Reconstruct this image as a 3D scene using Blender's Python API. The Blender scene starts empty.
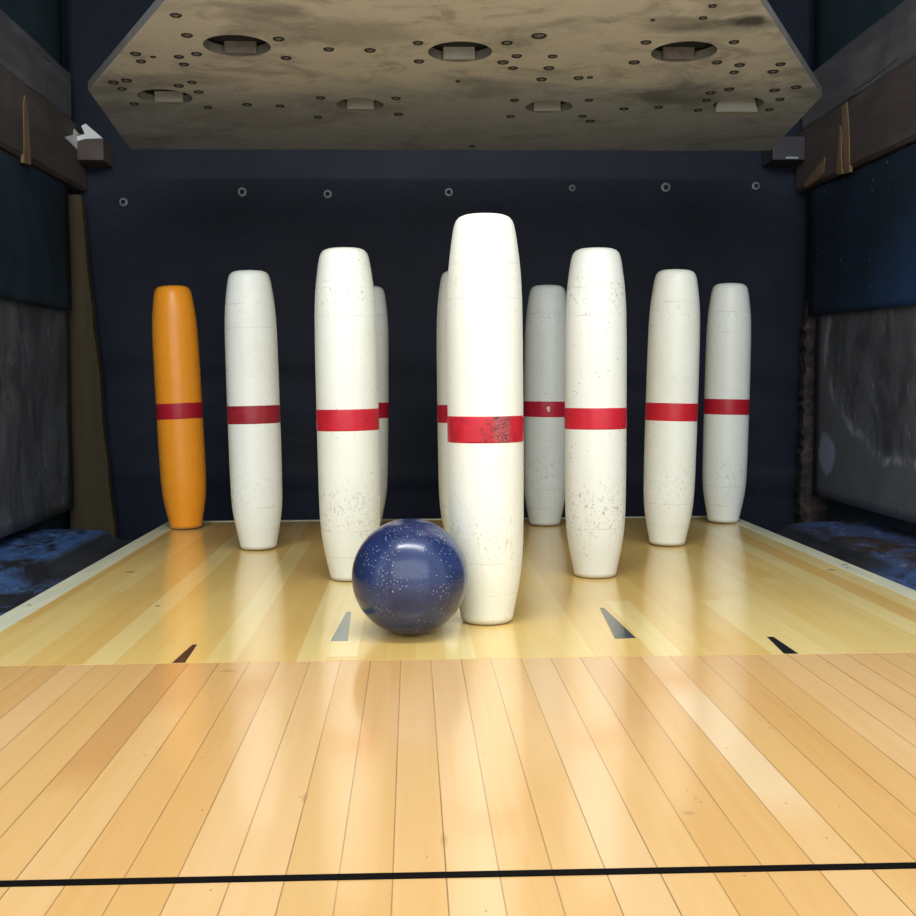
import bpy, bmesh, math, random
from mathutils import Vector, Matrix
random.seed(7)
C = bpy.context.scene.collection
SC = bpy.context.scene

# ------------------------------------------------------------------ camera
cam_d = bpy.data.cameras.new('camera'); cam = bpy.data.objects.new('camera', cam_d); C.objects.link(cam)
fw = Vector((0.04013396, 0.99714444, -0.0639705)); rt = Vector((0.9991635, -0.04055312, -0.00526693))
upv = Vector((0.0078461, 0.06370561, 0.99793789))
m = Matrix((rt, upv, -fw)).transposed().to_4x4(); m.translation = Vector((-0.07406, -1.1351, 0.23594))
cam.matrix_world = m
cam_d.sensor_width = 36; cam_d.sensor_fit = 'HORIZONTAL'; cam_d.lens = 1148.45 / 916 * 36
cam_d.clip_start = 0.02
SC.camera = cam

# ------------------------------------------------------------------ light
W = bpy.data.worlds.new('world'); SC.world = W; W.use_nodes = True
bg = W.node_tree.nodes['Background']; bg.inputs[0].default_value = (0.86, 0.93, 1.0, 1); bg.inputs[1].default_value = 1.12

def area(name, loc, target, sx, sy, power, col=(1, 1, 1)):
    d = bpy.data.lights.new(name, 'AREA'); d.shape = 'RECTANGLE'; d.size = sx; d.size_y = sy; d.energy = power; d.color = col
    o = bpy.data.objects.new(name, d); C.objects.link(o); o.location = loc
    o.rotation_euler = (Vector(target) - Vector(loc)).to_track_quat('-Z', 'Y').to_euler()
    return o
area('pit_tube_light', (-0.03, -0.40, 0.98), (0, 0.10, 0.12), 0.8, 0.07, 6.5, (0.97, 1.0, 0.97))
area('lane_ceiling_light', (0.0, -2.8, 1.25), (0, 0.4, 0.2), 4.2, 2.0, 50, (0.97, 1.0, 0.97))

vs = SC.view_settings
vs.view_transform = 'Standard'; vs.look = 'None'; vs.exposure = 0.0; vs.gamma = 1.0; vs.use_curve_mapping = False
SC.display_settings.display_device = 'sRGB'

# ------------------------------------------------------------------ node helpers
class NT:
    def __init__(s, name):
        s.m = bpy.data.materials.new(name); s.m.use_nodes = True; s.t = s.m.node_tree
        s.b = s.t.nodes['Principled BSDF']
    def n(s, typ, **kw):
        nd = s.t.nodes.new(typ)
        for k, v in kw.items(): setattr(nd, k, v)
        return nd
    def put(s, sock, v):
        if isinstance(v, bpy.types.NodeSocket): s.t.links.new(v, sock)
        elif isinstance(v, (tuple, list)) and len(v) == 3 and sock.type == 'RGBA': sock.default_value = (*v, 1)
        else: sock.default_value = v
    def math(s, op, a, b=0.0, c=None, clamp=False):
        nd = s.n('ShaderNodeMath', operation=op, use_clamp=clamp)
        s.put(nd.inputs[0], a); s.put(nd.inputs[1], b)
        if c is not None: s.put(nd.inputs[2], c)
        return nd.outputs[0]
    def mix(s, f, a, b, mode='MIX'):
        nd = s.n('ShaderNodeMix', data_type='RGBA', blend_type=mode)
        s.put(nd.inputs[0], f); s.put(nd.inputs[6], a); s.put(nd.inputs[7], b)
        return nd.outputs[2]
    def coord(s, out='Object'):
        return s.n('ShaderNodeTexCoord').outputs[out]
    def mapped(s, vec, scale=(1, 1, 1), loc=(0, 0, 0), rot=(0, 0, 0)):
        nd = s.n('ShaderNodeMapping'); s.put(nd.inputs[0], vec)
        nd.inputs[1].default_value = loc; nd.inputs[2].default_value = rot; nd.inputs[3].default_value = scale
        return nd.outputs[0]
    def noise(s, vec, scale, detail=3, rough=0.55, dist=0.0):
        nd = s.n('ShaderNodeTexNoise'); s.put(nd.inputs['Vector'], vec)
        nd.inputs['Scale'].default_value = scale; nd.inputs['Detail'].default_value = detail
        nd.inputs['Roughness'].default_value = rough; nd.inputs['Distortion'].default_value = dist
        return nd.outputs[0]
    def voro(s, vec, scale, feature='F1', out='Distance', rnd=1.0):
        nd = s.n('ShaderNodeTexVoronoi', feature=feature); s.put(nd.inputs['Vector'], vec)
        nd.inputs['Scale'].default_value = scale; nd.inputs['Randomness'].default_value = rnd
        return nd.outputs[out]
    def white(s, v, w=None):
        nd = s.n('ShaderNodeTexWhiteNoise', noise_dimensions='2D' if w is None else '2D'); s.put(nd.inputs['Vector'], v)
        return nd.outputs[0]
    def ramp(s, v, lo, hi, a=0.0, b=1.0):
        nd = s.n('ShaderNodeMapRange'); nd.clamp = True; s.put(nd.inputs[0], v)
        nd.inputs[1].default_value = lo; nd.inputs[2].default_value = hi
        nd.inputs[3].default_value = a; nd.inputs[4].default_value = b
        return nd.outputs[0]
    def sep(s, v):
        nd = s.n('ShaderNodeSeparateXYZ'); s.put(nd.inputs[0], v); return nd.outputs
    def comb(s, x, y, z=0.0):
        nd = s.n('ShaderNodeCombineXYZ')
        s.put(nd.inputs[0], x); s.put(nd.inputs[1], y); s.put(nd.inputs[2], z); return nd.outputs[0]
    def bump(s, h, strength=0.2, dist=0.002):
        nd = s.n('ShaderNodeBump'); s.put(nd.inputs['Height'], h)
        nd.inputs['Strength'].default_value = strength; nd.inputs['Distance'].default_value = dist
        s.t.links.new(nd.outputs[0], s.b.inputs['Normal'])
    def fin(s, col=None, rough=None, spec=None, metal=None, coat=None, coat_rough=0.05):
        if col is not None: s.put(s.b.inputs['Base Color'], col)
        if rough is not None: s.put(s.b.inputs['Roughness'], rough)
        if spec is not None: s.put(s.b.inputs['Specular IOR Level'], spec)
        if metal is not None: s.put(s.b.inputs['Metallic'], metal)
        if coat is not None: s.b.inputs['Coat Weight'].default_value = coat; s.b.inputs['Coat Roughness'].default_value = coat_rough
        return s.m

def simple(name, col, rough=0.5, **kw):
    return NT(name).fin(col, rough, **kw)

def wood_boards(name, base, light, dark, pitch, off, seglen, seam_dark, seam_w, rough, contrast=1.0, special=None, seam_amt=0.8, coat=0.5):
    """long boards running along Y: tone by board and by length, grain, fine seams between boards"""
    s = NT(name); co = s.coord('Object'); X, Y, Z = s.sep(co)
    u = s.math('DIVIDE', s.math('SUBTRACT', X, off), pitch)
    idx = s.math('FLOOR', u); fr = s.math('FRACT', u)
    r1 = s.white(s.comb(idx, 3.7))
    v = s.math('ADD', s.math('DIVIDE', Y, seglen), s.math('MULTIPLY', r1, 7.31))
    vidx = s.math('FLOOR', v); vfr = s.math('FRACT', v)
    r2 = s.white(s.comb(idx, s.math('ADD', vidx, 20.5)))
    tone = s.math('MULTIPLY', s.math('SUBTRACT', r2, 0.5), 2.0 * contrast)
    grain = s.noise(s.mapped(s.comb(X, Y, s.math('MULTIPLY', idx, 3.3)), (90, 3.0, 1)), 1.0, 5, 0.6, 0.6)
    blot = s.noise(s.mapped(co, (9, 3.0, 1)), 1.0, 3, 0.6, 0.4)
    tone = s.math('ADD', tone, s.math('MULTIPLY', s.math('SUBTRACT', grain, 0.5), 1.3))
    tone = s.math('ADD', tone, s.math('MULTIPLY', s.math('SUBTRACT', blot, 0.5), 1.0))
    c = s.mix(s.math('MULTIPLY', tone, 1.0, clamp=True), base, light)
    c = s.mix(s.math('MULTIPLY', tone, -1.0, clamp=True), c, dark)
    if special: c = special(s, c, X, Y, idx)
    # seams
    e = s.math('MINIMUM', fr, s.math('SUBTRACT', 1.0, fr))
    fade = s.ramp(s.noise(s.mapped(s.comb(idx, Y, 0), (5.0, 2.4, 1)), 1.0, 3, 0.6), 0.33, 0.6, 0.25, 1.0)
    sm = s.math('MULTIPLY', s.ramp(e, 0.0, seam_w, 1.0, 0.0), s.math('MULTIPLY', fade, seam_amt))
    ve = s.math('MINIMUM', vfr, s.math('SUBTRACT', 1.0, vfr))
    sm2 = s.math('MULTIPLY', s.ramp(ve, 0.0, 0.0009 / seglen, 1.0, 0.0), 0.3)
    c = s.mix(s.math('MAXIMUM', sm, sm2), c, seam_dark)
    # small specks
    sp = s.voro(s.mapped(co, (60, 40, 1)), 1.0)
    c = s.mix(s.math('MULTIPLY', s.ramp(sp, 0.03, 0.05, 1.0, 0.0), 0.5), c, seam_dark)
    rr = s.ramp(s.noise(co, 5, 2, 0.5), 0.3, 0.7, rough * 0.85, rough * 1.2)
    s.bump(s.math('SUBTRACT', 1.0, sm), 0.04, 0.0004)
    return s.fin(c, rr, spec=0.45, coat=coat, coat_rough=0.10)

# ------------------------------------------------------------------ materials
def floor_special(s, c, X, Y, idx):
    # one pale board right of centre, one redder board at the left
    def at(k, y0, y1, col, amt):
        nonlocal c
        d = s.math('COMPARE', idx, float(k), 0.1)
        w = s.math('MULTIPLY', s.ramp(Y, y0 - 0.03, y0 + 0.03), s.ramp(Y, y1 - 0.03, y1 + 0.03, 1.0, 0.0))
        c = s.mix(s.math('MULTIPLY', s.math('MULTIPLY', d, w), amt), c, col)
    at(6, -0.52, -0.27, (0.93, 0.68, 0.40), 0.75)
    at(-10, -0.45, -0.10, (0.66, 0.33, 0.11), 0.7)
    at(-9, -0.30, -0.10, (0.72, 0.38, 0.14), 0.6)
    at(4, -0.38, -0.10, (0.74, 0.42, 0.17), 0.6)
    at(-4, -0.66, -0.30, (0.80, 0.50, 0.20), 0.6)
    at(2, -0.9, -0.10, (0.86, 0.58, 0.30), 0.5)
    # knots
    for kx, ky, rx, ry in ((-0.137, -0.488, 0.0022, 0.010), (-0.228, -0.19, 0.010, 0.006), (-0.059, -0.553, 0.0025, 0.012), (0.077, -0.523, 0.005, 0.004)):
        dx = s.math('DIVIDE', s.math('SUBTRACT', X, kx), rx); dy = s.math('DIVIDE', s.math('SUBTRACT', Y, ky), ry)
        d = s.math('SQRT', s.math('ADD', s.math('MULTIPLY', dx, dx), s.math('MULTIPLY', dy, dy)))
        c = s.mix(s.math('MULTIPLY', s.ramp(d, 0.3, 1.0, 1.0, 0.0), 0.45), c, (0.42, 0.22, 0.07))
    return c
M_floor = wood_boards('maple_floor', (0.83, 0.495, 0.190), (0.90, 0.58, 0.29), (0.75, 0.40, 0.125), 0.0258, -0.0333, 9.0, (0.13, 0.055, 0.02), 0.022, 0.24, 0.55, floor_special, 1.0, coat=0.6)
M_deck = wood_boards('maple_deck', (0.88, 0.60, 0.19), (0.95, 0.76, 0.34), (0.82, 0.51, 0.15), 0.0258, -0.0200, 1.6, (0.35, 0.2, 0.06), 0.020, 0.20, 0.8, None, 0.12, coat=0.4)
M_strip = NT('worn_pale_strip'); _c = M_strip.coord('Object')
M_strip = M_strip.fin(M_strip.mix(M_strip.ramp(M_strip.noise(M_strip.mapped(_c, (60, 8, 1)), 1.0, 4), 0.35, 0.7), (0.72, 0.71, 0.52), (0.56, 0.57, 0.43)), 0.4)
M_line = simple('black_line', (0.005, 0.004, 0.004), 0.7, spec=0.05)
M_dark_inlay = simple('walnut_inlay', (0.022, 0.010, 0.012), 0.35, coat=0.3)
M_grey_inlay = simple('grey_inlay', (0.17, 0.20, 0.20), 0.25, coat=0.5)
M_slate_inlay = simple('slate_inlay', (0.035, 0.05, 0.06), 0.25, coat=0.5)
M_black_inlay = simple('black_inlay', (0.010, 0.012, 0.012), 0.3, coat=0.5)

def pin_mat(name, base, stain, dirt_amt=0.5, seed=0.0, rough=0.33, spots=(), ring=0.35):
    s = NT(name); co = s.coord('Object'); X, Y, Z = s.sep(co)
    sh = s.mapped(co, (1, 1, 1), (seed, seed * 1.7, seed * 0.6))
    big = s.noise(sh, 12, 4, 0.6)
    c = s.mix(s.math('MULTIPLY', s.ramp(big, 0.45, 0.75), 0.35), base, stain)
    vert = s.noise(s.mapped(sh, (60, 60, 5)), 1.0, 4, 0.6)
    c = s.mix(s.math('MULTIPLY', s.ramp(vert, 0.52, 0.75), dirt_amt * 0.30), c, stain)
    # scuffed zones near the two ends of the straight barrel and lathe rings
    z1 = s.ramp(s.math('ABSOLUTE', s.math('SUBTRACT', Z, 0.345)), 0.004, 0.030, 1.0, 0.0)
    z2 = s.ramp(s.math('ABSOLUTE', s.math('SUBTRACT', Z, 0.085)), 0.010, 0.045, 1.0, 0.0)
    zone = s.math('ADD', s.math('MAXIMUM', s.math('MULTIPLY', z1, 0.8), z2), 0.10)
    sc = s.noise(s.mapped(sh, (1, 1, 0.7)), 260, 5, 0.75)
    c = s.mix(s.math('MULTIPLY', s.math('MULTIPLY', s.ramp(sc, 0.54, 0.66), zone), dirt_amt), c, (0.20, 0.17, 0.13))
    sp = s.voro(sh, 150)
    pick = s.noise(sh, 34, 2)
    c = s.mix(s.math('MULTIPLY', s.math('MULTIPLY', s.ramp(sp, 0.10, 0.17, 1.0, 0.0), s.ramp(pick, 0.50, 0.56)), dirt_amt), c, (0.10, 0.085, 0.07))
    for zr in (0.352, 0.318, 0.062, 0.030):
        rg = s.ramp(s.math('ABSOLUTE', s.math('SUBTRACT', Z, zr)), 0.0003, 0.0010, 1.0, 0.0)
        br = s.ramp(s.noise(sh, 30, 3), 0.40, 0.62)
        c = s.mix(s.math('MULTIPLY', s.math('MULTIPLY', rg, br), ring), c, (0.36, 0.33, 0.26))
    # darker brown at the very foot
    foot = s.ramp(Z, 0.0, 0.006, 1.0, 0.0)
    c = s.mix(s.math('MULTIPLY', foot, 0.75), c, (0.28, 0.20, 0.10))
    for a in spots:
        sx, sz, r, col = a
        d = s.math('SQRT', s.math('ADD', s.math('POWER', s.math('SUBTRACT', X, sx), 2), s.math('POWER', s.math('SUBTRACT', Z, sz), 2)))
        c = s.mix(s.ramp(d, r * 0.7, r, 1.0, 0.0), c, col)
    s.bump(s.noise(sh, 90, 4, 0.6), 0.10, 0.0008)
    return s.fin(c, s.ramp(big, 0.3, 0.7, rough * 0.8, rough * 1.3), spec=0.45)

WARM = (0.84, 0.84, 0.74); NEUT = (0.76, 0.77, 0.70); COOL = (0.62, 0.66, 0.64)
pin_mats = {
    1: pin_mat('pin_plastic_cream', (0.80, 0.80, 0.70), (0.70, 0.68, 0.50), 0.35, 1.0, 0.36),
    2: pin_mat('pin_plastic_scuffed', (0.78, 0.79, 0.72), (0.64, 0.67, 0.55), 0.5, 2.3),
    3: pin_mat('pin_plastic_speckled', (0.77, 0.78, 0.72), (0.62, 0.66, 0.56), 0.7, 4.1),
    4: pin_mat('pin_plastic_clean', (0.86, 0.89, 0.84), (0.68, 0.70, 0.62), 0.2, 5.2, 0.28),
    5: pin_mat('pin_plastic_hidden', NEUT, (0.62, 0.64, 0.54), 0.3, 6.0),
    6: pin_mat('pin_plastic_ivory', (0.86, 0.88, 0.80), (0.76, 0.76, 0.62), 0.3, 7.7, 0.30),
    7: pin_mat('pin_plastic_orange', (1.0, 0.37, 0.022), (0.92, 0.32, 0.02), 0.08, 8.1, 0.27, ring=0.12),
    8: pin_mat('pin_plastic_grey', (0.80, 0.84, 0.82), (0.56, 0.60, 0.56), 0.3, 9.3),
    9: pin_mat('pin_plastic_bluish', (0.72, 0.78, 0.77), (0.62, 0.66, 0.62), 0.45, 10.4),
    10: pin_mat('pin_plastic_offwhite', (0.86, 0.90, 0.86), (0.74, 0.77, 0.68), 0.3, 11.9),
}
def band_mat(name, red, crack=0.0, patch=False, seed=0.0, chip=False):
    s = NT(name); co = s.mapped(s.coord('Object'), (1, 1, 1), (0, 0, 0)); X, Y, Z = s.sep(co)
    c = s.mix(s.math('MULTIPLY', s.ramp(s.noise(s.mapped(co, (1, 1, 1), (seed, 0, 0)), 45, 4), 0.35, 0.7), 0.45), red, (red[0] * 0.55, red[1] * 0.8, red[2] * 0.9))
    if crack:
        wob = s.noise(s.mapped(co, (1, 1, 1), (seed, 0, 0)), 60, 3)
        ed = s.voro(s.mapped(s.comb(s.math('ADD', X, s.math('MULTIPLY', wob, 0.03)), Y, Z), (1, 1, 0.8), (seed, 1, 2)), 260, 'DISTANCE_TO_EDGE')
        pk = s.ramp(s.noise(s.mapped(co, (1, 1, 1), (seed, 3, 0)), 60, 3), 0.48, 0.6)
        if patch:
            near = s.math('MULTIPLY', s.ramp(s.math('ABSOLUTE', s.math('SUBTRACT', X, 0.0135)), 0.006, 0.010, 1.0, 0.0), s.math('LESS_THAN', Y, 0.0))
            pk = s.math('MAXIMUM', s.math('MULTIPLY', pk, 0.7), near)
            c = s.mix(s.math('MULTIPLY', near, 0.5), c, (0.25, 0.12, 0.11))
        c = s.mix(s.math('MULTIPLY', s.math('MULTIPLY', s.ramp(ed, 0.02, 0.09, 1.0, 0.0), pk), crack), c, (0.03, 0.012, 0.012))
    if chip:
        for sx, sz, r in ((-0.001, 0.194, 0.0032), (-0.0005, 0.190, 0.0022)):
            d = s.math('SQRT', s.math('ADD', s.math('POWER', s.math('SUBTRACT', X, sx), 2), s.math('POWER', s.math('SUBTRACT', Z, sz), 2)))
            d = s.math('ADD', d, s.math('MULTIPLY', s.math('GREATER_THAN', Y, 0.0), 1.0))
            c = s.mix(s.ramp(d, r * 0.8, r, 1.0, 0.0), c, (0.75, 0.6, 0.55))
    return s.fin(c, 0.35, spec=0.4)
RED = (0.58, 0.015, 0.030); DEEP = (0.47, 0.010, 0.035)
band_mats = {
    1: band_mat('band_cracked', RED, 0.95, True, 0.4), 2: band_mat('band_bright', RED, 0.35, False, 2.0),
    3: band_mat('band_clean', RED, 0.0), 4: band_mat('band_dark_worn', (0.36, 0.018, 0.03), 0.95, False, 5.0),
    5: band_mat('band_deep', DEEP), 6: band_mat('band_red', (0.60, 0.014, 0.028)), 7: band_mat('band_on_orange', (0.50, 0.010, 0.03), 0.3, False, 3.0),
    8: band_mat('band_deep_dull', DEEP), 9: band_mat('band_chipped', (0.48, 0.012, 0.04), chip=True), 10: band_mat('band_plain', (0.52, 0.012, 0.028)),
}
# ball
s = NT('speckled_blue_ball'); co = s.coord('Object'); X, Y, Z = s.sep(co)
big = s.noise(co, 22, 5, 0.6, 0.3)
c = s.mix(s.ramp(big, 0.35, 0.7), (0.011, 0.020, 0.070), (0.022, 0.040, 0.135))
for sc_, r0, r1, lo, hi, amt, colr in ((330, 0.12, 0.20, 0.47, 0.58, 0.75, (0.50, 0.55, 0.74)), (520, 0.13, 0.22, 0.44, 0.54, 0.5, (0.30, 0.36, 0.60)), (120, 0.07, 0.1, 0.52, 0.6, 0.8, (0.008, 0.010, 0.03))):
    v_ = s.voro(co, sc_); pk = s.noise(s.mapped(co, (1, 1, 1), (sc_ * 0.1, 0, 0)), 26, 3)
    c = s.mix(s.math('MULTIPLY', s.math('MULTIPLY', s.ramp(v_, r0, r1, 1.0, 0.0), s.ramp(pk, lo, hi)), amt), c, colr)
s.bump(s.noise(co, 120, 4, 0.7), 0.12, 0.0005)
M_ball = s.fin(c, s.ramp(s.noise(co, 30, 3), 0.3, 0.7, 0.15, 0.23), spec=0.55)

# dark interior
def scuffed(name, base, hi, scale=6, amt=0.6, rough=0.6, streak=None, spec=0.3, bumpd=0.0):
    s = NT(name); co = s.coord('Object')
    v = co if streak is None else s.mapped(co, streak)
    n1 = s.noise(v, scale, 5, 0.65, 0.4)
    c = s.mix(s.math('MULTIPLY', s.ramp(n1, 0.45, 0.78), amt), base, hi)
    n2 = s.noise(v, scale * 5, 4, 0.7)
    c = s.mix(s.math('MULTIPLY', s.ramp(n2, 0.60, 0.76), amt * 0.45), c, hi)
    if bumpd: s.bump(n1, 0.5, bumpd)
    return s.fin(c, rough, spec=spec)
M_curtain = scuffed('navy_rubber_curtain', (0.008, 0.012, 0.027), (0.020, 0.030, 0.060), 3, 0.7, 0.6, (1, 1, 1.4), 0.3, 0.01)
M_dark_wall = scuffed('dark_teal_paint', (0.036, 0.068, 0.085), (0.07, 0.11, 0.125), 5, 0.6, 0.6)
M_black = simple('black_paint', (0.012, 0.014, 0.018), 0.7)
M_flap = scuffed('dark_teal_rubber', (0.020, 0.036, 0.052), (0.055, 0.085, 0.115), 6, 0.8, 0.55)
# right flap carries a worn blue patch
s = NT('blue_stained_rubber'); co = s.coord('Object'); X, Y, Z = s.sep(co)
nn = s.noise(co, 9, 4, 0.6, 0.4)
msk = s.math('ADD', s.math('MULTIPLY', s.ramp(s.math('ADD', Z, s.math('MULTIPLY', Y, 0.55)), 0.76, 0.98, 1.0, 0.0), 1.0), s.math('MULTIPLY', s.math('SUBTRACT', nn, 0.5), 1.2), clamp=True)
c = s.mix(msk, (0.013, 0.026, 0.046), (0.022, 0.062, 0.170))
v_ = s.voro(co, 70); pk = s.noise(co, 30, 3)
c = s.mix(s.math('MULTIPLY', s.ramp(v_, 0.14, 0.22, 1.0, 0.0), s.ramp(pk, 0.55, 0.62)), c, (0.16, 0.21, 0.30))
M_flap_blue = s.fin(c, 0.55)
def panel_mat(name, side):
    s = NT(name); co = s.coord('Object'); X, Y, Z = s.sep(co)
    n1 = s.noise(s.mapped(co, (1, 1, 0.6)), 14, 6, 0.7, 0.6)
    n2 = s.noise(s.mapped(co, (1, 1, 0.5)), 38, 4, 0.65)
    c = s.mix(s.ramp(n1, 0.38, 0.72), (0.070, 0.074, 0.086), (0.18, 0.19, 0.21))
    c = s.mix(s.math('MULTIPLY', s.ramp(n2, 0.60, 0.68), s.ramp(n1, 0.45, 0.6)), c, (0.33, 0.34, 0.39))
    if side > 0:
        dy = s.math('DIVIDE', s.math('SUBTRACT', Y, 0.72), 0.40); dz = s.math('DIVIDE', s.math('SUBTRACT', Z, 0.30), 0.20)
        d = s.math('SQRT', s.math('ADD', s.math('MULTIPLY', dy, dy), s.math('MULTIPLY', dz, dz)))
        d = s.math('ADD', d, s.math('MULTIPLY', s.math('SUBTRACT', n1, 0.5), 0.25))
        c = s.mix(s.math('MULTIPLY', s.ramp(d, 0.9, 1.02), 0.65), c, (0.18, 0.19, 0.21))
        edge = s.ramp(s.math('ABSOLUTE', s.math('SUBTRACT', d, 1.02)), 0.01, 0.06, 1.0, 0.0)
        c = s.mix(s.math('MULTIPLY', edge, s.ramp(n2, 0.42, 0.6)), c, (0.42, 0.43, 0.48))
        dy = s.math('DIVIDE', s.math('SUBTRACT', Y, 1.115), 0.045); dz = s.math('DIVIDE', s.math('SUBTRACT', Z, 0.095), 0.042)
        d = s.math('SQRT', s.math('ADD', s.math('MULTIPLY', dy, dy), s.math('MULTIPLY', dz, dz)))
        d = s.math('ADD', d, s.math('MULTIPLY', s.math('SUBTRACT', n1, 0.5), 2.6))
        c = s.mix(s.math('MULTIPLY', s.ramp(d, 0.7, 1.0, 1.0, 0.0), 0.85), c, (0.38, 0.45, 0.62))
    s.bump(n1, 0.35, 0.006)
    return s.fin(c, 0.5, spec=0.4)
M_panel_l = panel_mat('scuffed_grey_panel', -1); M_panel_r = panel_mat('worn_grey_panel', 1)
def gutter_mat(name, amt, brown):
    s = NT(name); co = s.coord('Object'); X, Y, Z = s.sep(co)
    n1 = s.noise(s.mapped(co, (1, 0.45, 1)), 13, 5, 0.7, 0.5)
    n2 = s.noise(s.mapped(co, (1, 0.4, 1)), 60, 3, 0.7)
    k = s.ramp(n1, 0.44, 0.56)
    ax = s.math('ABSOLUTE', X)
    ledge = s.ramp(ax, 0.64, 0.66)
    lowfront = s.ramp(Y, 0.45, 0.62, 1.0, 0.0)
    reg = s.math('MULTIPLY', s.math('MAXIMUM', ledge, lowfront), k)
    c = s.mix(s.ramp(n1, 0.35, 0.7), (0.018, 0.020, 0.026), (0.065, 0.070, 0.085))
    if brown: c = s.mix(s.math('MULTIPLY', ledge, s.ramp(n2, 0.42, 0.55, 0.3, 0.9)), c, (0.10, 0.062, 0.052))
    c = s.mix(s.math('MULTIPLY', reg, amt), c, (0.075, 0.19, 0.50))
    c = s.mix(s.math('MULTIPLY', s.math('MULTIPLY', s.ramp(n2, 0.57, 0.66), reg), 0.7), c, (0.32, 0.45, 0.76))
    s.bump(n1, 0.3, 0.004)
    return s.fin(c, 0.5, spec=0.35)
M_gut_l = gutter_mat('blue_flaked_gutter', 0.95, False); M_gut_r = gutter_mat('brown_blue_gutter', 0.6, True)
M_beam = scuffed('old_brown_timber', (0.085, 0.068, 0.064), (0.17, 0.14, 0.12), 7, 0.8, 0.7, (1, 0.4, 2.0), 0.3, 0.004)
M_beam_up = scuffed('grey_brown_timber', (0.12, 0.12, 0.135), (0.25, 0.25, 0.26), 7, 0.8, 0.65, (1, 0.4, 2.0), 0.3, 0.004)
M_post = scuffed('olive_brown_plank', (0.075, 0.060, 0.032), (0.13, 0.105, 0.060), 9, 0.7, 0.75, (2.0, 1, 0.25), 0.3, 0.003)
M_rust = scuffed('rusty_post', (0.035, 0.030, 0.030), (0.17, 0.13, 0.12), 28, 0.8, 0.8, None, 0.3, 0.01)
M_splinter = scuffed('bare_splintered_wood', (0.20, 0.13, 0.07), (0.32, 0.24, 0.14), 60, 0.8, 0.8, (1, 1, 0.1))
M_paper = simple('white_paper', (0.85, 0.88, 0.90), 0.6)
M_bolt = simple('dull_steel_bolt', (0.26, 0.28, 0.31), 0.45, metal=0.5)
M_bracket = simple('dark_bracket', (0.045, 0.045, 0.055), 0.5)
M_gleam = simple('painted_gleam', (0.75, 0.8, 0.85), 0.25, metal=0.8)  # pale metal colour standing in for the bracket's gleam
# plate
s = NT('stained_plywood_plate'); co = s.coord('Object'); X, Y, Z = s.sep(co)
n1 = s.noise(s.mapped(co, (1, 1.5, 1)), 4.5, 5, 0.62, 0.5); n2 = s.noise(co, 24, 5, 0.7, 0.4)
yy = s.math('ADD', Y, s.math('MULTIPLY', s.math('SUBTRACT', n1, 0.5), 0.35))
c = s.mix(s.ramp(yy, -0.16, -0.04), (0.80, 0.77, 0.67), (0.50, 0.54, 0.54))     # greyer, darker back half, pale beige front
c = s.mix(s.math('MULTIPLY', s.ramp(n1, 0.50, 0.68), 0.75), c, (0.26, 0.265, 0.25))
c = s.mix(s.math('MULTIPLY', s.ramp(n2, 0.50, 0.70), 0.5), c, (0.66, 0.66, 0.58))
n3 = s.noise(s.mapped(co, (1, 1.3, 1)), 11, 4, 0.7, 0.8)
c = s.mix(s.math('MULTIPLY', s.ramp(n3, 0.52, 0.66), 0.5), c, (0.30, 0.29, 0.26))
for kx, ky, rx, ry, aa in ((0.355, -0.385, 0.034, 0.022, 0.9), (-0.15, -0.33, 0.10, 0.06, 0.35), (0.28, -0.37, 0.07, 0.035, 0.4), (0.36, -0.05, 0.10, 0.06, 0.45), (-0.40, -0.12, 0.10, 0.035, 0.3)):
    dx = s.math('DIVIDE', s.math('SUBTRACT', X, kx), rx); dy = s.math('DIVIDE', s.math('SUBTRACT', Y, ky), ry)
    d = s.math('ADD', s.math('SQRT', s.math('ADD', s.math('MULTIPLY', dx, dx), s.math('MULTIPLY', dy, dy))), s.math('MULTIPLY', s.math('SUBTRACT', n2, 0.5), 1.6))
    c = s.mix(s.math('MULTIPLY', s.ramp(d, 0.5, 1.1, 1.0, 0.0), aa), c, (0.07, 0.07, 0.07))
s.bump(n2, 0.15, 0.002)
M_plate = s.fin(c, 0.6, spec=0.3)
M_plate_edge = scuffed('plate_edge_grey', (0.20, 0.20, 0.19), (0.32, 0.31, 0.27), 20, 0.7, 0.6)
M_hole = simple('raw_hole_rim', (0.24, 0.24, 0.20), 0.6)
M_pad = scuffed('pale_holder_pad', (0.46, 0.45, 0.38), (0.58, 0.57, 0.48), 30, 0.6, 0.6)
M_pad_dark = scuffed('grubby_holder_pad', (0.20, 0.17, 0.15), (0.36, 0.32, 0.27), 90, 0.9, 0.6)
M_screw = simple('dark_screw', (0.03, 0.03, 0.03), 0.45, metal=0.3)
M_screw_ring = simple('screw_cup', (0.32, 0.31, 0.27), 0.4, metal=0.4)

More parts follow.
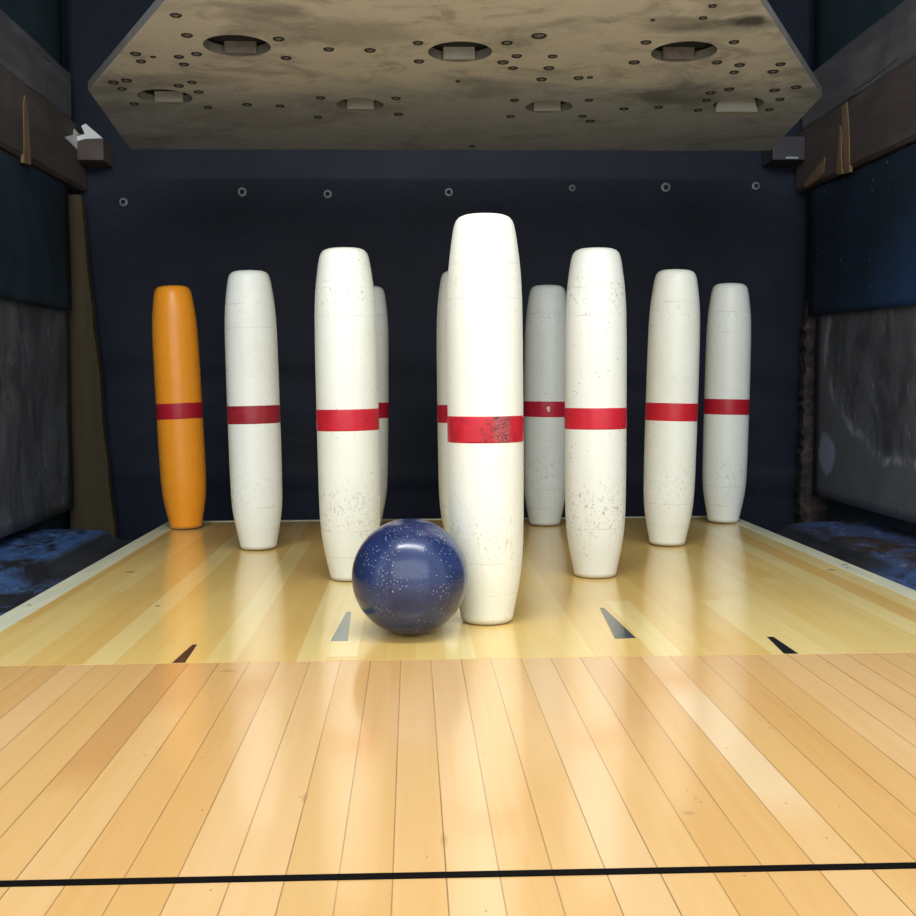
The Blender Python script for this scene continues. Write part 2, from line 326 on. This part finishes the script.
# ------------------------------------------------------------------ mesh helpers
def obj(name, bm, mat, parent=None, smooth=False, mats=None):
    me = bpy.data.meshes.new(name); bm.normal_update(); bm.to_mesh(me); bm.free()
    for mm in (mats or [mat]): me.materials.append(mm)
    if smooth:
        for p in me.polygons: p.use_smooth = True
    o = bpy.data.objects.new(name, me); C.objects.link(o)
    if parent: o.parent = parent
    return o
def empty(name, loc=(0, 0, 0), rot=(0, 0, 0)):
    o = bpy.data.objects.new(name, None); C.objects.link(o); o.location = loc; o.rotation_euler = rot; o.empty_display_size = 0.05
    return o
def tag(o, label=None, cat=None, group=None, kind=None):
    if label: o['label'] = label
    if cat: o['category'] = cat
    if group: o['group'] = group
    if kind: o['kind'] = kind
    return o
def box(bm, x0, x1, y0, y1, z0, z1, bevel=0.0, mi=0):
    r = bmesh.ops.create_cube(bm, size=1.0)['verts']
    for v in r: v.co = Vector(((x0 + x1) / 2 + v.co.x * (x1 - x0), (y0 + y1) / 2 + v.co.y * (y1 - y0), (z0 + z1) / 2 + v.co.z * (z1 - z0)))
    if bevel:
        es = list({e for v in r for e in v.link_edges})
        bmesh.ops.bevel(bm, geom=es, offset=bevel, segments=2, affect='EDGES', profile=0.5)
    if mi:
        for f in {f for v in r if v.is_valid for f in v.link_faces}: f.material_index = mi
    return r
def mk_box(name, dims, mat, parent=None, bevel=0.0):
    bm = bmesh.new(); box(bm, *dims, bevel=bevel); return obj(name, bm, mat, parent)
def prism(bm, pts, vec):
    """closed polygon extruded along vec"""
    a = [bm.verts.new(p) for p in pts]; b = [bm.verts.new(Vector(p) + Vector(vec)) for p in pts]
    bm.faces.new(a); bm.faces.new(list(reversed(b)))
    n = len(pts)
    for i in range(n): bm.faces.new((a[i], b[i], b[(i + 1) % n], a[(i + 1) % n]))
    bmesh.ops.recalc_face_normals(bm, faces=bm.faces[:])
def lathe(bm, prof, seg=64, close=True):
    rings = []
    for r, z in prof:
        if r < 1e-6: rings.append([bm.verts.new((0, 0, z))])
        else: rings.append([bm.verts.new((r * math.cos(2 * math.pi * i / seg), r * math.sin(2 * math.pi * i / seg), z)) for i in range(seg)])
    for a, b in zip(rings, rings[1:]):
        for i in range(seg):
            j = (i + 1) % seg
            if len(a) == 1: bm.faces.new((a[0], b[j], b[i]))
            elif len(b) == 1: bm.faces.new((a[i], a[j], b[0]))
            else: bm.faces.new((a[i], a[j], b[j], b[i]))
    bmesh.ops.recalc_face_normals(bm, faces=bm.faces[:])

# ------------------------------------------------------------------ the setting
YJ = -0.160       # joint between lane floor and pin deck
floor = tag(mk_box('floor', (-0.498, 0.498, -2.6, YJ - 0.0012, -0.05, 0.0), M_floor), kind='structure')
tag(mk_box('floor', (-0.86, 0.86, -2.6, 1.36, -0.24, -0.20), M_black), kind='structure')
wl = tag(mk_box('wall_left', (-0.86, -0.80, -0.30, 1.36, -0.20, 1.25), M_dark_wall), kind='structure')
wr = tag(mk_box('wall_right', (0.80, 0.86, -0.30, 1.36, -0.20, 1.25), M_dark_wall), kind='structure')
wb = tag(mk_box('wall_back', (-0.86, 0.86, 1.36, 1.42, -0.24, 1.25), M_black), kind='structure')
ce = tag(mk_box('ceiling', (-0.86, 0.86, 0.0, 1.42, 1.25, 1.29), M_dark_wall), kind='structure')

# foul-style line: a dark strip set across the floor
bm = bmesh.new(); prism(bm, [(-0.498, -0.5970, 0.0001), (0.498, -0.6025, 0.0001), (0.498, -0.5965, 0.0001), (-0.498, -0.5910, 0.0001)], (0, 0, 0.0006))
o = obj('black_line', bm, M_line); tag(o, 'thin black line running across the lane boards in the foreground', 'line')

# ------------------------------------------------------------------ pin deck
deck = empty('pin_deck', (0, 0.35, 0))
tag(deck, 'glossy yellow maple pin deck with pale side strips under the candlepins', 'pin deck')
def dpart(name, bm, mat):
    o = obj(name, bm, mat); o.parent = deck; o.matrix_parent_inverse = Matrix.Translation((0, -0.35, 0)); return o
bm = bmesh.new(); box(bm, -0.4715, 0.4695, YJ, 0.862, -0.05, 0.0); dpart('deck_surface', bm, M_deck)
for x0, x1 in ((-0.4985, -0.472), (0.470, 0.494)):
    bm = bmesh.new(); box(bm, x0, x1, YJ, 0.875, -0.05, 0.0008, bevel=0.0008); dpart('edge_strip', bm, M_strip)
bm = bmesh.new(); box(bm, -0.4715, 0.4695, 0.8625, 0.875, -0.05, 0.0008, bevel=0.0008); o = dpart('back_strip', bm, M_strip)
for pts, mt, lb in (
        ([(-0.2755, -0.0905), (-0.2712, -0.0905), (-0.2690, YJ + 0.0006), (-0.2799, YJ + 0.0006)], M_dark_inlay, 'dark brown tapered marker'),
        ([(-0.1435, 0.052), (-0.1385, 0.052), (-0.1345, -0.084), (-0.1505, -0.084)], M_grey_inlay, 'light grey tapered marker'),
        ([(0.1225, 0.056), (0.1270, 0.055), (0.1325, -0.089), (0.1125, -0.091)], M_slate_inlay, 'slate coloured tapered marker'),
        ([(0.2545, -0.092), (0.2605, -0.093), (0.2612, YJ + 0.0006), (0.2488, YJ + 0.0006)], M_black_inlay, 'black tapered marker')):
    bm = bmesh.new(); prism(bm, [(x, y, -0.001) for x, y in pts], (0, 0, 0.00125)); o = dpart('lane_marker', bm, mt); o['label'] = lb
for x, y, w, l in ((-0.433, 0.329, 0.011, 0.006), (-0.348, 0.098, 0.006, 0.003), (-0.487, 0.108, 0.006, 0.003), (0.453, 0.28, 0.012, 0.005), (0.477, 0.29, 0.005, 0.003), (0.484, 0.317, 0.009, 0.003)):
    bm = bmesh.new(); zt = 0.00105 if abs(x) > 0.4705 else 0.00025
    prism(bm, [(x - w / 2, y - l / 3, -0.001), (x, y - l / 2, -0.001), (x + w / 2, y, -0.001), (x + w / 4, y + l / 2, -0.001), (x - w / 3, y + l / 3, -0.001)], (0, 0, 0.001 + zt)); dpart('chip', bm, M_black_inlay)

# ------------------------------------------------------------------ gutters
for sgn, mt, lb in ((-1, M_gut_l, 'dark gutter with flaking blue paint left of the pin deck'), (1, M_gut_r, 'brown and blue worn gutter right of the pin deck')):
    prof = [(0.5005, -0.014), (0.515, -0.032), (0.545, -0.046), (0.585, -0.053), (0.622, -0.052), (0.636, -0.046), (0.642, -0.038), (0.655, -0.034), (0.700, -0.031), (0.799, -0.030), (0.799, -0.10), (0.5005, -0.10)]
    bm = bmesh.new(); NY = 40
    ys = [-2.6 + (1.03 + 2.6) * i / NY for i in range(NY + 1)]
    rings = []
    for y in ys:
        rings.append([bm.verts.new((sgn * x, y, z)) for x, z in prof])
    for a, b in zip(rings, rings[1:]):
        for i in range(len(prof)):
            j = (i + 1) % len(prof); bm.faces.new((a[i], a[j], b[j], b[i]))
    bm.faces.new(rings[0]); bm.faces.new(rings[-1]); bmesh.ops.recalc_face_normals(bm, faces=bm.faces[:])
    o = obj('gutter', bm, mt); tag(o, lb, 'gutter')

# ------------------------------------------------------------------ back curtain
bm = bmesh.new(); NX, NZ = 90, 60; grid = []
for back in (0, 1):
    g = []
    for i in range(NX + 1):
        row = []
        for k in range(NZ + 1):
            x = -0.775 + 1.55 * i / NX; z = -0.12 + 1.22 * k / NZ
            f = max(0, 1 - (z + 0.12) / 0.75)
            y = 1.285 + f * (0.010 * math.sin(x * 9 + 1.0 + 2.5 * z) + 0.006 * math.sin(x * 23 + z * 4)) + 0.006 * math.exp(-((z - 0.235 + 0.03 * x) / 0.012) ** 2) - 0.006 * math.exp(-((z - 0.04 + 0.02 * x) / 0.012) ** 2) + 0.008 * back
            row.append(bm.verts.new((x, y, z)))
        g.append(row)
    grid.append(g)
for b, g in enumerate(grid):
    for i in range(NX):
        for k in range(NZ): bm.faces.new((g[i][k], g[i + 1][k], g[i + 1][k + 1], g[i][k + 1]))
g0, g1 = grid
for i in range(NX):
    for k in (0, NZ): bm.faces.new((g0[i][k], g0[i + 1][k], g1[i + 1][k], g1[i][k]))
for k in range(NZ):
    for i in (0, NX): bm.faces.new((g0[i][k], g0[i][k + 1], g1[i][k + 1], g1[i][k]))
bmesh.ops.recalc_face_normals(bm, faces=bm.faces[:])
curtain = obj('pit_curtain', bm, M_curtain, smooth=True)
tag(curtain, 'dark navy rubber curtain hanging behind the pins with a row of bolts', 'curtain')
for x, z, r in ((-0.663, 0.614, 0.009), (-0.42, 0.635, 0.0095), (-0.244, 0.631, 0.009), (0.007, 0.635, 0.009), (0.265, 0.644, 0.007), (0.462, 0.646, 0.010), (0.653, 0.649, 0.0085)):
    bm = bmesh.new(); lathe(bm, [(0, 0.0), (r, 0.0), (r, 0.002), (r * 0.8, 0.003), (r * 0.55, 0.003), (r * 0.5, 0.0055), (r * 0.25, 0.006), (r * 0.2, 0.004), (0, 0.004)], 20)
    for f in bm.faces:
        if f.calc_center_median().xy.length < r * 0.52: f.material_index = 1
    o = obj('bolt', bm, None, curtain, mats=[M_bolt, M_black])
    o.rotation_euler = (math.radians(90), 0, 0); o.location = (x, 1.2845, z)

# ------------------------------------------------------------------ side panels, flaps, timbers
def wavy_sheet(sgn, x_in, th, y0, y1, zlo, zhi, amp, round_r=0.0, ny=36, nz=20, ph=0.0):
    """upright sheet in the YZ plane with real thickness; zlo / zhi give z at y0 and y1"""
    bm = bmesh.new(); G = []
    for side in (0, 1):
        g = []
        for i in range(ny + 1):
            t = i / ny; y = y0 + (y1 - y0) * t; row = []
            a = zlo[0] + (zlo[1] - zlo[0]) * t; b = zhi[0] + (zhi[1] - zhi[0]) * t
            for k in range(nz + 1):
                w = k / nz; z = a + (b - a) * w
                d = amp * (math.sin(y * 13 + z * 7 + ph) * 0.6 + math.sin(y * 31 - z * 19 + ph * 2) * 0.4)
                row.append(bm.verts.new((sgn * (x_in + th * side + d), y, z)))
            g.append(row)
        G.append(g)
    for g in G:
        for i in range(ny):
            for k in range(nz): bm.faces.new((g[i][k], g[i + 1][k], g[i + 1][k + 1], g[i][k + 1]))
    a, b = G
    for i in range(ny):
        for k in (0, nz): bm.faces.new((a[i][k], a[i + 1][k], b[i + 1][k], b[i][k]))
    for k in range(nz):
        for i in (0, ny): bm.faces.new((a[i][k], a[i][k + 1], b[i][k + 1], b[i][k]))
    bmesh.ops.recalc_face_normals(bm, faces=bm.faces[:])
    return bm
o = obj('kickback_board', wavy_sheet(-1, 0.752, 0.012, -0.28, 1.187, (-0.026, -0.0075), (0.40, 0.41), 0.0018), M_panel_l, smooth=True)
tag(o, 'scuffed grey side panel above the left gutter', 'panel')
o = obj('kickback_board', wavy_sheet(1, 0.752, 0.012, -0.28, 1.195, (0.001, 0.0045), (0.37, 0.40), 0.0018, ph=2), M_panel_r, smooth=True)
tag(o, 'worn grey side panel with pale curved scrape above the right gutter', 'panel')
o = obj('rubber_flap', wavy_sheet(-1, 0.744, 0.004, -0.28, 1.182, (0.372, 0.385), (0.6135, 0.6285), 0.0015, ph=1), M_flap, smooth=True)
tag(o, 'dark teal rubber flap hanging over the left side panel', 'flap')
o = obj('rubber_flap', wavy_sheet(1, 0.744, 0.004, -0.28, 1.215, (0.340, 0.372), (0.6105, 0.6265), 0.0015, ph=3), M_flap_blue, smooth=True)
tag(o, 'dark rubber flap with blue stain hanging over the right side panel', 'flap')

def timber(name, sgn, x_in, x_out, y0, y1, z0a, z0b, z1a, z1b, mat, seed):
    """long rough timber along Y; a = at y0, b = at y1"""
    rnd = random.Random(seed); bm = bmesh.new(); n = 30; rings = []
    for i in range(n + 1):
        t = i / n; y = y0 + (y1 - y0) * t
        z0 = z0a + (z0b - z0a) * t; z1 = z1a + (z1b - z1a) * t
        j = lambda q=0.0012: rnd.uniform(-q, q)
        c = 0.006
        pts = [(x_in + j(), z0 + c + j()), (x_in + c, z0 + j()), (x_out, z0), (x_out, z1), (x_in + c, z1 + j()), (x_in + j(), z1 - c + j())]
        rings.append([bm.verts.new((sgn * x, y, z)) for x, z in pts])
    for a, b in zip(rings, rings[1:]):
        for i in range(6): bm.faces.new((a[i], a[(i + 1) % 6], b[(i + 1) % 6], b[i]))
    bm.faces.new(rings[0]); bm.faces.new(rings[-1]); bmesh.ops.recalc_face_normals(bm, faces=bm.faces[:])
    return obj(name, bm, mat)
lowL = timber('side_timber', -1, 0.734, 0.799, -0.28, 1.278, 0.615, 0.633, 0.758, 0.760, M_beam, 1)
tag(lowL, 'lower brown timber on the left side with bare splintered spot', 'timber')
upL = timber('side_timber', -1, 0.746, 0.799, -0.28, 1.22, 0.7615, 0.7625, 0.872, 0.860, M_beam_up, 2)
tag(upL, 'upper grey brown timber on the left side above the splintered timber', 'timber')
lowR = timber('side_timber', 1, 0.732, 0.799, -0.28, 1.262, 0.612, 0.632, 0.755, 0.755, M_beam, 3)
tag(lowR, 'lower brown timber on the right side with long splintered gash', 'timber')
upR = timber('side_timber', 1, 0.742, 0.799, -0.28, 1.262, 0.7575, 0.7575, 0.866, 0.868, M_beam_up, 4)
tag(upR, 'upper grey brown timber on the right side above the gashed timber', 'timber')
def splinter(par, sgn, x, pts):
    bm = bmesh.new(); prism(bm, [(sgn * (x + 0.004), y, z) for y, z in pts], (-sgn * 0.006, 0, 0)); return obj('bare_splinter', bm, M_splinter, par)
splinter(lowL, -1, 0.734, [(0.884, 0.618), (0.921, 0.621), (0.917, 0.66), (0.913, 0.70), (0.900, 0.735), (0.892, 0.72), (0.890, 0.67)])
splinter(lowR, 1, 0.732, [(0.965, 0.620), (0.992, 0.622), (0.996, 0.66), (1.004, 0.70), (1.008, 0.748), (0.985, 0.750), (0.972, 0.70)])
splinter(lowR, 1, 0.732, [(1.004, 0.624), (1.030, 0.626), (1.026, 0.665), (1.018, 0.715), (1.010, 0.700), (1.008, 0.66)])
splinter(lowR, 1, 0.7325, [(1.13, 0.636), (1.20, 0.632), (1.215, 0.640), (1.16, 0.655), (1.095, 0.672), (1.10, 0.645)])
# wear line along the right upper timber edge
def wear(par, sgn, x, y0, y1, z0, z1, seed):
    rnd = random.Random(seed); bm = bmesh.new(); n = 12; up_, dn = [], []
    for i in range(n + 1):
        t = i / n; y = y0 + (y1 - y0) * t; z = z0 + (z1 - z0) * t; h = 0.004 * math.sin(math.pi * t) * rnd.uniform(0.4, 1.2) + 0.0006
        up_.append((sgn * (x + 0.0035), y, z + h)); dn.append((sgn * (x + 0.0035), y, z - h))
    prism(bm, up_ + dn[::-1], (-sgn * 0.0050, 0, 0)); return obj('worn_edge', bm, M_worn, par)
M_worn = scuffed('rubbed_pale_edge', (0.12, 0.115, 0.12), (0.26, 0.25, 0.24), 80, 0.9, 0.6)
wear(upR, 1, 0.742, 0.78, 0.99, 0.776, 0.770, 3)
wear(upL, -1, 0.746, 0.98, 1.09, 0.845, 0.845, 5)

# posts at the back corners
bm = bmesh.new()
n = 16; rings = []
rnd = random.Random(11)
for i in range(n + 1):
    t = i / n; z = -0.0955 + t * 0.715 + (-0.10) * 0
    xr = -0.683 - 0.052 * t + rnd.uniform(-0.002, 0.002)
    xl = -0.772 + 0.0 * t + rnd.uniform(-0.001, 0.001)
    rings.append([bm.verts.new(p) for p in ((xl, 1.228, z), (xr - 0.012, 1.222, z), (xr, 1.232, z), (xr, 1.256, z), (xl, 1.256, z))])
for a, b in zip(rings, rings[1:]):
    for i in range(5): bm.faces.new((a[i], a[(i + 1) % 5], b[(i + 1) % 5], b[i]))
bm.faces.new(rings[0]); bm.faces.new(rings[-1]); bmesh.ops.recalc_face_normals(bm, faces=bm.faces[:])
o = obj('corner_post', bm, M_post); tag(o, 'olive brown leaning plank at the left back corner beside the curtain', 'post')
bm = bmesh.new(); rings = []; n = 44
for i in range(n + 1):
    t = i / n; z = -0.0955 + t * 0.50
    j = lambda q: rnd.uniform(-q, q)
    xi = 0.740 + 0.008 * t + j(0.004)
    rings.append([bm.verts.new(p) for p in ((xi, 1.235 + j(0.003), z), (xi + 0.022 + j(0.004), 1.226 + j(0.003), z), (0.798, 1.232 + j(0.003), z), (0.798, 1.262, z), (xi + j(0.002), 1.262, z))])
for a, b in zip(rings, rings[1:]):
    for i in range(5): bm.faces.new((a[i], a[(i + 1) % 5], b[(i + 1) % 5], b[i]))
bm.faces.new(rings[0]); bm.faces.new(rings[-1]); bmesh.ops.recalc_face_normals(bm, faces=bm.faces[:])
o = obj('corner_post', bm, M_rust); tag(o, 'rough rusty dark post at the right back corner', 'post')
# floor ledge carrying the posts at the pit sides
for sgn in (-1, 1):
    bm = bmesh.new(); x0, x1 = sorted((sgn * 0.60, sgn * 0.799)); box(bm, x0, x1, 1.0305, 1.272, -0.20, -0.0960, bevel=0.003)
    o = obj('pit_ledge', bm, M_black); tag(o, 'black ledge at the end of the %s gutter' % ('left' if sgn < 0 else 'right'), 'ledge')

# brackets and the torn paper
o = mk_box('mounting_block', (-0.7335, -0.681, 1.2045, 1.2795, 0.684, 0.727), M_beam, bevel=0.002)
tag(o, 'small brown block below the torn white paper at left', 'block')
br = mk_box('mounting_bracket', (0.664, 0.7305, 1.205, 1.2795, 0.688, 0.736), M_bracket, bevel=0.002)
tag(br, 'small dark bracket under the right rear corner of the overhead plate', 'bracket')
mk_box('gleam_strip', (0.690, 0.715, 1.2025, 1.206, 0.690, 0.694), M_gleam, br)  # bright strip added in place of a gleam on the bracket
bm = bmesh.new()
prism(bm, [(-0.7325, y, z) for y, z in [(1.1222, 0.7115), (1.1805, 0.7281), (1.1861, 0.7411), (1.2185, 0.7388), (1.2558, 0.7441), (1.2560, 0.7250), (1.2532, 0.7166), (1.19, 0.7125)]][:5] + [(-0.7325, 1.2560, 0.7280), (-0.7325, 1.2532, 0.7010)], (0.0008, 0, 0))
prism(bm, [(x, 1.2030, z) for x, z in [(-0.7310, 0.7300), (-0.7162, 0.7348), (-0.7226, 0.7505), (-0.7139, 0.7548), (-0.6814, 0.7265), (-0.7164, 0.7251), (-0.7310, 0.7210)]], (0, 0.0010, 0))
o = obj('torn_paper', bm, M_paper); tag(o, 'torn scrap of white paper stuck at the end of the left timber', 'paper')

# ------------------------------------------------------------------ overhead setter plate
plate = empty('setter_plate', (0, 0.727, 0.6833), (-0.0301, 0, 0))
tag(plate, 'stained wooden pinsetter plate with round holes and screws overhead', 'pinsetter plate')
poly = [(-0.5887, 0.318), (0.6079, 0.318), (0.5739, -0.0509), (0.3502, -0.4593), (0.160, -0.83), (-0.165, -0.83), (-0.3648, -0.4433), (-0.5613, -0.0639)]
poly = poly[::-1]
hol = [(-0.4531, -0.0278, 0.042), (-0.1526, 0.0128, 0.038), (0.1519, 0.0196, 0.038), (0.4543, -0.0031, 0.040), (-0.3047, -0.275, 0.045), (-0.0037, -0.2557, 0.044), (0.3048, -0.2619, 0.045), (-0.152, -0.53, 0.044), (0.150, -0.53, 0.044), (0, -0.74, 0.044)]
def plate_mesh():
    bm = bmesh.new(); th = 0.013; HS = 40
    edges = []
    for z in (0.0,):
        vs_ = [bm.verts.new((x, y, 0)) for x, y in poly]
        edges += [bm.edges.new((vs_[i], vs_[(i + 1) % len(vs_)])) for i in range(len(vs_))]
        for hx, hy, r in hol:
            hv = [bm.verts.new((hx + r * math.cos(2 * math.pi * i / HS), hy + r * math.sin(2 * math.pi * i / HS), 0)) for i in range(HS)]
            edges += [bm.edges.new((hv[i], hv[(i + 1) % HS])) for i in range(HS)]
    bmesh.ops.triangle_fill(bm, use_beauty=True, use_dissolve=False, edges=edges)
    # drop any face whose centre falls in a hole
    bad = [f for f in bm.faces if any((f.calc_center_median().xy - Vector((hx, hy))).length < r * 0.98 and all(abs((v.co.xy - Vector((hx, hy))).length - r) < 1e-4 for v in f.verts) for hx, hy, r in hol)]
    bmesh.ops.delete(bm, geom=bad, context='FACES_ONLY')
    r = bmesh.ops.extrude_face_region(bm, geom=bm.faces[:])
    for v in [g for g in r['geom'] if isinstance(g, bmesh.types.BMVert)]: v.co.z += th
    bmesh.ops.recalc_face_normals(bm, faces=bm.faces[:])
    for f in bm.faces:
        if abs(f.normal.z) < 0.5:
            cc = f.calc_center_median().xy
            f.material_index = 2 if any((cc - Vector((hx, hy))).length < r2 * 1.02 for hx, hy, r2 in hol) else 1
    return bm
obj('plate_board', plate_mesh(), None, plate, mats=[M_plate, M_plate_edge, M_hole])
for i, (hx, hy, r) in enumerate(hol):
    w = 0.022 if i != 3 else 0.033
    bm = bmesh.new()
    z0 = 0.0004 if i != 3 else -0.010
    if i == 3:
        pts = [(hx - w * 1.05, hy + 0.008, z0), (hx + w * 1.05, hy + 0.008, z0), (hx + w * 0.85, hy + 0.008, 0.016), (hx - w * 0.85, hy + 0.008, 0.016)]
        prism(bm, pts, (0, 0.020, 0))
    else:
        box(bm, hx - w, hx + w, hy + r - 0.016, hy + r - 0.007, z0, 0.020, bevel=0.001)
    o = obj('pin_holder_pad', bm, M_pad_dark if i in (4, 6) else M_pad, plate)
bm = bmesh.new(); prism(bm, [(x * 0.885, y * 0.93, 0.016) for x, y in poly], (0, 0, 0.022)); obj('hole_light_block', bm, M_black, plate)  # unseen dark board added above the plate to keep light out of holes
scr = [(-0.3623, -0.3924), (-0.363, -0.3181), (-0.4477, -0.2405), (-0.4482, -0.2075), (-0.427, -0.2279), (-0.3913, -0.2286), (-0.3647, -0.2413), (-0.391, -0.195), (-0.2455, -0.3059), (-0.2444, -0.2262), (-0.5123, -0.1062), (-0.4906, -0.1167), (-0.5081, -0.0722), (-0.5096, 0.0093), (-0.3962, -0.1083), (-0.4194, -0.0905), (-0.3954, -0.0583), (-0.3967, 0.0285), (-0.3321, 0.0122), (-0.2806, 0.019), (-0.1825, -0.2649), (-0.1267, -0.2618), (-0.0615, -0.2939), (-0.0597, -0.215), (0.0576, -0.2964), (0.0588, -0.2128), (0.0756, -0.2412), (0.0753, -0.1863), (0.1258, -0.2409), (0.1271, -0.1873), (0.1226, -0.1329), (0.0974, -0.3249), (0.1766, -0.1408), (0.193, -0.1441), (-0.2123, -0.0286), (-0.2255, 0.0869), (-0.0945, -0.0283), (-0.0918, 0.0661), (-0.001, -0.1205), (0.0927, -0.0202), (0.0943, 0.0757), (0.2105, -0.0222), (0.2145, 0.0738), (0.232, 0.1056), (0.0413, 0.2863), (0.2346, -0.3888), (0.2966, -0.3973), (0.2977, -0.4397), (0.2437, -0.3026), (0.2444, -0.2164), (0.3619, -0.3062), (0.3623, -0.2186), (0.3982, -0.2065), (0.3998, -0.1724), (0.4555, -0.2122), (0.4559, -0.1769), (0.393, -0.0665), (0.4164, -0.0864), (0.4884, -0.0823), (0.5163, -0.0988), (0.5129, -0.0329), (0.3977, -0.0253), (0.5155, 0.0287), (0.3986, 0.0337), (0.2753, 0.0266), (0.3302, 0.0167)]
small = {4: 0.5, 38: 0.5, 45: 0.4, 46: 0.7, 47: 0.7, 33: 0.6, 44: 0.8, 31: 1.35}
def screw_mesh(r):
    bm = bmesh.new()   # recessed screw: pale cup ring around a dark head, facing down
    lathe(bm, [(0, 0.002), (r, 0.002), (r, -0.0005), (r * 0.85, -0.0016), (r * 0.66, -0.0004), (r * 0.5, 0.0006), (r * 0.42, -0.0012), (0, -0.0016)], 16)
    for f in bm.faces:
        cc = f.calc_center_median(); f.material_index = 1 if r * 0.0 <= cc.xy.length < r * 0.46 else 0
    return bm
base_screw = None
for i, (x, y) in enumerate(scr):
    if base_screw is None:
        base_screw = obj('screw', screw_mesh(0.0078), None, plate, mats=[M_screw, M_screw_ring]); o = base_screw
    else:
        o = base_screw.copy(); C.objects.link(o); o.parent = plate
    k = small.get(i, random.uniform(0.9, 1.08)); o.location = (x, y, 0); o.scale = (k, k, 1); o.rotation_euler = (0, 0, random.random() * 6)

# ------------------------------------------------------------------ pins
PROF = [(0, 0.0006), (0.019, 0.0), (0.0232, 0.0003), (0.0250, 0.0018), (0.0261, 0.0045), (0.0268, 0.009), (0.0290, 0.020), (0.0318, 0.034), (0.0340, 0.047), (0.0355, 0.060),
        (0.0366, 0.080), (0.0371, 0.110), (0.0373, 0.150), (0.0374, 0.200), (0.0373, 0.250), (0.0371, 0.290), (0.0367, 0.318), (0.0361, 0.334), (0.0352, 0.348), (0.0341, 0.359),
        (0.0326, 0.371), (0.0307, 0.384), (0.0292, 0.3905), (0.0276, 0.3945), (0.0248, 0.3976), (0.0205, 0.3994), (0.0130, 0.4003), (0.0, 0.4006)]
def pin_mesh():
    bm = bmesh.new(); lathe(bm, PROF, 72); return bm
def band_mesh():
    bm = bmesh.new()
    z0, z1 = 0.1790, 0.2050
    lathe(bm, [(0.0370, z0), (0.03765, z0 + 0.0003), (0.03775, z0 + 0.002), (0.03775, z1 - 0.002), (0.03765, z1 - 0.0003), (0.0370, z1)], 72)
    return bm
pins = {
    1: (-0.0004, -0.0032, -0.0015, 'tall cream candlepin standing foremost beside the blue ball, cracked red stripe'),
    2: (-0.1485, 0.2632, -0.0051, 'scuffed white candlepin behind and left of the blue ball'),
    3: (0.1498, 0.2639, 0.0003, 'white candlepin peppered with dark specks, right of the foremost pin'),
    4: (-0.2967, 0.5339, -0.0077, 'clean white candlepin between orange pin and scuffed pin, dark worn stripe'),
    5: (0.0020, 0.5279, -0.003, 'candlepin mostly hidden behind the foremost cream pin, only left edge showing'),
    6: (0.2985, 0.5291, 0.0106, 'ivory candlepin second from the right, leaning slightly right'),
    7: (-0.4490, 0.7869, -0.0147, 'orange candlepin with red stripe at the far left'),
    8: (-0.1525, 0.7919, 0.006, 'candlepin mostly hidden behind the scuffed pin, only right edge showing'),
    9: (0.1479, 0.7849, 0.0052, 'bluish grey candlepin in the back row with white chip in its stripe'),
    10: (0.4535, 0.7965, 0.0081, 'off white candlepin at the far right of the back row'),
}
protoP = obj('candlepin', pin_mesh(), pin_mats[1], smooth=True)
protoB = obj('stripe', band_mesh(), band_mats[1], smooth=True)
for k, (x, y, dx, lb) in pins.items():
    if k == 1: p, b = protoP, protoB
    else:
        p = protoP.copy(); p.data = protoP.data.copy(); C.objects.link(p)
        b = protoB.copy(); b.data = protoB.data.copy(); C.objects.link(b)
        p.data.materials[0] = pin_mats[k]; b.data.materials[0] = band_mats[k]
    a = math.atan2(dx, 0.4)
    if k > 1: y -= 0.007 if y < 0.6 else 0.011; p.scale = (1, 1, 0.995)
    p.location = (x, y, 0.0003 + 0.0225 * abs(math.sin(a))); p.rotation_euler = (0, a, 0)
    b.parent = p
    if k > 1: b.location.z = 0.0028
    if k == 10: p.scale = (1, 1, 1.003)
    if k == 7: b['label'] = 'dark red stripe on the orange pin'
    tag(p, lb, 'candlepin', 'candlepins on the pin deck')

# ------------------------------------------------------------------ ball
bm = bmesh.new(); bmesh.ops.create_uvsphere(bm, u_segments=96, v_segments=64, radius=0.0548)
ball = obj('candlepin_ball', bm, M_ball, smooth=True); ball.location = (-0.0768, -0.058, 0.0550)
tag(ball, 'small blue speckled ball resting on the pin deck before the foremost pin', 'ball')
